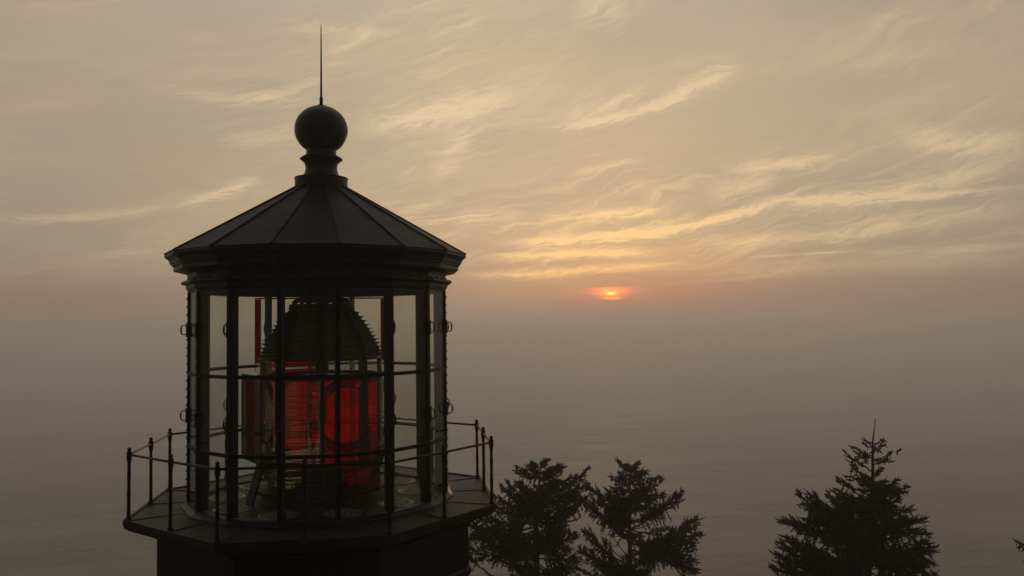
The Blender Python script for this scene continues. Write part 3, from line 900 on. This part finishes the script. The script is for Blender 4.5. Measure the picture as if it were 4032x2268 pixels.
def spruce(seed, zoom, dist, trunk, limbs, label, group, trunk_r=0.11, fill=(), bare=(), leader=0.0):
    """zoom = (ox, oy, k): tree outline measured in an enlarged view of the photo; dist = metres from the camera along the view"""
    ox, oy, k = zoom
    T = Tree(seed)
    vd = np.array(_F0)
    def at(X, Y, off=0.0):
        d = ray(ox + X / k, oy + Y / k)
        return np.array(CAM + d * (dist + off))
    tp = [at(*q) for q in trunk]
    gz = ground_z(tp[-1][0], tp[-1][1])
    foot = tp[-1] + np.array([0.1, 0.2, 0]); foot[2] = gz - 0.2
    tp.append(foot)
    cum = [0.0]
    for a, b_ in zip(tp, tp[1:]): cum.append(cum[-1] + np.linalg.norm(b_ - a))
    T.wood.tube([Vector(q) for q in tp], [0.006 + trunk_r * min(1.0, c / max(cum[-2], 1e-6)) ** 0.8 for c in cum], 8)
    if leader:
        n = int(leader / 0.05)
        for i in range(n): T.shoot(tp[0] + (tp[1] - tp[0]) * (i / n), tp[0] - tp[1], 0.075, 0.011)
    def on_trunk(Y):
        ys = [q[1] for q in trunk]; xs = [q[0] for q in trunk]
        return float(np.interp(Y, ys, xs))
    for lb in limbs:
        Y0, X1, Y1 = lb[0], lb[1], lb[2]; kw = lb[3] if len(lb) > 3 else {}
        kw = dict(kw); off = kw.pop('off', None); x0 = kw.pop('x0', None)
        X0 = on_trunk(Y0) if x0 is None else x0
        p0 = at(X0, Y0); L = np.linalg.norm(at(X1, Y1) - p0)
        if off is None: off = T.r.uniform(-0.45, 0.45) * L
        kw.setdefault('rad', 0.010 + 0.013 * L)
        T.limb(p0, at(X1, Y1, off), **kw)
    # limbs towards and away from the camera fill the middle of the crown
    for (Ya, Yb, num, Lm, rise) in fill:
        for i in range(num):
            Y = Ya + (Yb - Ya) * (i + T.r.random()) / num; L = Lm * T.r.uniform(0.7, 1.1) * (0.45 + 0.55 * (Y - Ya) / max(1, Yb - Ya))
            p0 = at(on_trunk(Y), Y)
            a = T.r.choice([-1, 1]) * math.pi / 2 + T.r.normal(0, 0.55)
            d = np.array(_R0) * math.cos(a) + vd * math.sin(a)
            T.limb(p0, p0 + d * L + np.array([0, 0, rise * L * T.r.uniform(0.4, 1.3)]), 0.010 + 0.012 * L, 0.12, 0.9)
    for (X0, Y0, X1, Y1) in bare:
        T.bare_twigs(at(X0, Y0), at(X1, Y1, T.r.uniform(-0.5, 0.5)), 9)
    base = Vector((foot[0], foot[1], gz))
    root = thing('spruce_tree', label, 'tree', base, group)
    T.wood.v = [tuple(np.array(q) - np.array(base)) for q in T.wood.v]
    T.wood.build('trunk', M_BARK, root)
    T.crown_mesh('crown', root, base)
    return len(T.sh)

Z1 = (1800, 1750, 2.576)
Z2 = (3000, 1600, 2.1696)
G = 'spruces beyond the lighthouse'
spruce(21, Z1, 24.0, [(850, 185), (838, 330), (815, 520), (800, 750), (800, 1000), (810, 1334), (830, 1600)],
       [(230, 770, 195), (225, 900, 172), (270, 765, 240), (300, 1010, 228), (330, 1045, 262), (340, 612, 258), (350, 690, 275),
        (420, 1130, 345, {'sag': 0.05}), (470, 1315, 262, {'sag': 0.20}), (500, 1300, 432, {'sag': 0.15}), (480, 665, 440), (560, 1190, 555, {'sag': 0.04}), (600, 1130, 640, {'sag': -0.05}),
        (590, 512, 392, {'sag': 0.22, 'full': 1.0}), (620, 400, 535, {'sag': 0.15}), (650, 470, 450, {'sag': 0.12}), (700, 660, 610), (720, 415, 660, {'sag': 0.1}), (730, 960, 690),
        (800, 190, 750, {'sag': 0.05}), (830, 140, 830, {'sag': 0.08}), (870, 130, 960, {'sag': 0.05}), (900, 1280, 560, {'sag': 0.10, 'full': 1.0}), (900, 1180, 640, {'sag': 0.08}),
        (950, 1100, 820), (1000, 1200, 905), (1080, 1130, 1060), (1060, 130, 1060), (1150, 1215, 1155, {'sag': 0.06}), (1200, 1100, 1330), (1250, 1160, 1260), (1200, 700, 1340), (1050, 400, 900), (1120, 480, 1010),
        (1330, 160, 820, {'rad': 0.055, 'bare': 0.5, 'sag': 0.02, 'x0': 700}), (1400, 480, 1090, {'rad': 0.06, 'bare': 0.75, 'sag': 0.0, 'x0': 700}),
        (1390, 130, 1150, {'rad': 0.045, 'bare': 0.8, 'sag': 0.03, 'x0': 420})],
       'broad dark spruce with forked top directly right of the lighthouse gallery', G, 0.12,
       [(260, 1250, 25, 1.6, 0.25), (1380, 1620, 9, 2.6, 0.0)], [(760, 1334, 560, 1240), (900, 1200, 1190, 1050), (850, 900, 1080, 850)])
spruce(34, Z1, 25.5, [(1752, 205), (1757, 330), (1752, 560), (1748, 760), (1752, 1000), (1756, 1334), (1760, 1600)],
       [(235, 1640, 178, {'sag': 0.1, 'full': .5}), (240, 1830, 190, {'full': .6}), (270, 1662, 212, {'full': .5}), (280, 1820, 235, {'full': .6}), (330, 1890, 295), (345, 1582, 332), (350, 1660, 300), (400, 2042, 352, {'sag': 0.05}), (470, 1590, 465), (480, 1990, 430),
        (520, 2078, 510, {'sag': 0.05}), (570, 1960, 560), (600, 1640, 560), (640, 1335, 432, {'sag': 0.12}), (660, 1400, 560), (640, 1950, 640), (700, 1530, 480, {'sag': 0.1}),
        (860, 2265, 492, {'sag': 0.08, 'bare': 0.3}), (800, 2000, 660), (900, 1270, 565, {'sag': 0.02, 'full': 1.0}), (950, 1330, 640, {'sag': 0.0}), (860, 2130, 850, {'bare': .4, 'full': .7}),
        (1080, 2430, 760, {'sag': 0.18, 'full': 1.0}), (1100, 2440, 915, {'sag': 0.14}), (1120, 2330, 800, {'sag': 0.15}), (1000, 2230, 900), (1150, 2380, 1040),
        (1240, 2385, 1190, {'sag': -0.06, 'bare': 0.45}), (1250, 2395, 1290, {'sag': -0.16, 'bare': 0.6}), (1240, 1900, 1130), (1000, 2010, 980),
        (1250, 1300, 900, {'sag': 0.03, 'bare': 0.35}), (1280, 1260, 1060, {'sag': 0.06, 'bare': .3}), (1300, 1310, 1110), (1350, 1210, 1262, {'bare': 0.3, 'full': .6}), (1330, 1420, 1220), (1330, 1560, 1130), (1380, 1950, 1270, {'bare': .4}), (1340, 1850, 1300), (1340, 1600, 1320)],
       'slender spruce with a bare twig fork at its top, middle of the three tall trees', G, 0.10,
       [(300, 900, 20, 1.2, 0.25), (1150, 1330, 5, 1.2, 0.0), (1380, 1620, 9, 2.4, 0.0)], [(1745, 1200, 1480, 980), (1745, 1150, 1560, 900), (1790, 860, 1990, 790), (1750, 1270, 1230, 1180), (1950, 1210, 1960, 1310)])
spruce(55, Z2, 21.0, [(967, 125), (946, 310), (947, 450), (948, 620), (935, 900), (915, 1200), (905, 1460), (900, 1700)],
       [(310, 856, 286, {'full': .25, 'sag': 0.1}), (312, 1034, 304, {'full': .2}), (368, 1002, 357, {'full': .25}), (350, 908, 343, {'full': .2}), (425, 795, 368, {'full': .4, 'sag': 0.05}), (435, 818, 402, {'full': .4}), (462, 1135, 385, {'full': .3, 'sag': 0.06}),
        (502, 1106, 470, {'full': .3, 'sag': -0.04}), (560, 716, 408, {'full': .4, 'sag': 0.02}), (610, 756, 495, {'full': .5}), (590, 1018, 530, {'full': .5}), (620, 752, 600, {'full': .7}), (690, 1040, 650), (720, 664, 648), (760, 1145, 645, {'sag': 0.12}), (760, 1212, 706, {'sag': 0.06}),
        (780, 650, 720), (830, 582, 770), (840, 1155, 798), (860, 640, 840), (960, 320, 762, {'sag': 0.16, 'full': 1.0}), (950, 430, 770, {'sag': 0.14}), (980, 420, 880), (940, 1130, 855), (970, 1255, 878, {'sag': 0.04}), (1040, 1374, 970, {'sag': 0.06}),
        (1040, 400, 965), (1080, 1380, 1085, {'sag': -0.02}), (1130, 214, 988, {'sag': 0.08}), (1120, 330, 1040, {'sag': 0.08}), (1200, 1385, 1175), (1240, 1440, 1206, {'sag': 0.04}), (1260, 340, 1190), (1300, 1400, 1320), (1330, 180, 1190, {'sag': 0.14}), (1340, 222, 1140, {'sag': 0.16}), (1380, 150, 1285, {'sag': 0.1}),
        (1420, 110, 1390, {'sag': 0.1}), (1420, 1330, 1400), (1380, 1250, 1290), (1450, 240, 1400), (1480, 1290, 1470)],
       'pointed spruce with a long bare leader standing far right of the lighthouse', G, 0.10,
       [(640, 1450, 34, 1.5, 0.12), (1500, 1700, 8, 2.4, 0.0)], [], 0.55)
spruce(71, Z2, 20.0, [(2560, 1000), (2560, 1200), (2565, 1460), (2570, 1700)],
       [(1240, 2205, 1180, {'off': 0.0, 'full': .45}), (1290, 2300, 1240, {'off': 0.2, 'full': .4}), (1350, 2400, 1330, {'full': .5}), (1150, 2370, 1060), (1130, 2600, 1050), (1250, 2650, 1180), (1350, 2690, 1300)],
       'spruce at the right edge of the view with only branch tips showing', G, 0.08,
       [(1080, 1460, 9, 0.8, 0.1)])
spruce(83, Z2, 23.0, [(1440, 1440), (1440, 1560), (1445, 1700), (1450, 1850)],
       [(1480, 1400, 1440, {'off': 0}), (1490, 1478, 1445, {'off': 0}), (1560, 1360, 1500), (1560, 1530, 1500), (1650, 1300, 1560), (1660, 1580, 1570)],
       'low spruce top peeping in at the foot of the view right of the pointed spruce', G, 0.06,
       [(1500, 1700, 8, 0.8, 0.1)])

# ------------------------------------------------------------------ sea fog
mb = MB().box((0, 0, (7.6 + SEA_Z - 1 - 10) / 2), (1, 0, 0), (0, 1, 0), (0, 0, 1), 6100, 6100, (7.6 - (SEA_Z - 11)) / 2)
m = bpy.data.materials.new('sea_fog'); m.use_nodes = True; t = m.node_tree; t.nodes.clear()
out = t.nodes.new('ShaderNodeOutputMaterial'); pv = t.nodes.new('ShaderNodeVolumePrincipled')
pv.inputs['Color'].default_value = (0.985, 0.985, 0.99, 1); pv.inputs['Density'].default_value = 0.0020; pv.inputs['Anisotropy'].default_value = 0.6
t.links.new(pv.outputs[0], out.inputs['Volume'])
hz = mb.build('haze', m); hz['kind'] = 'stuff'
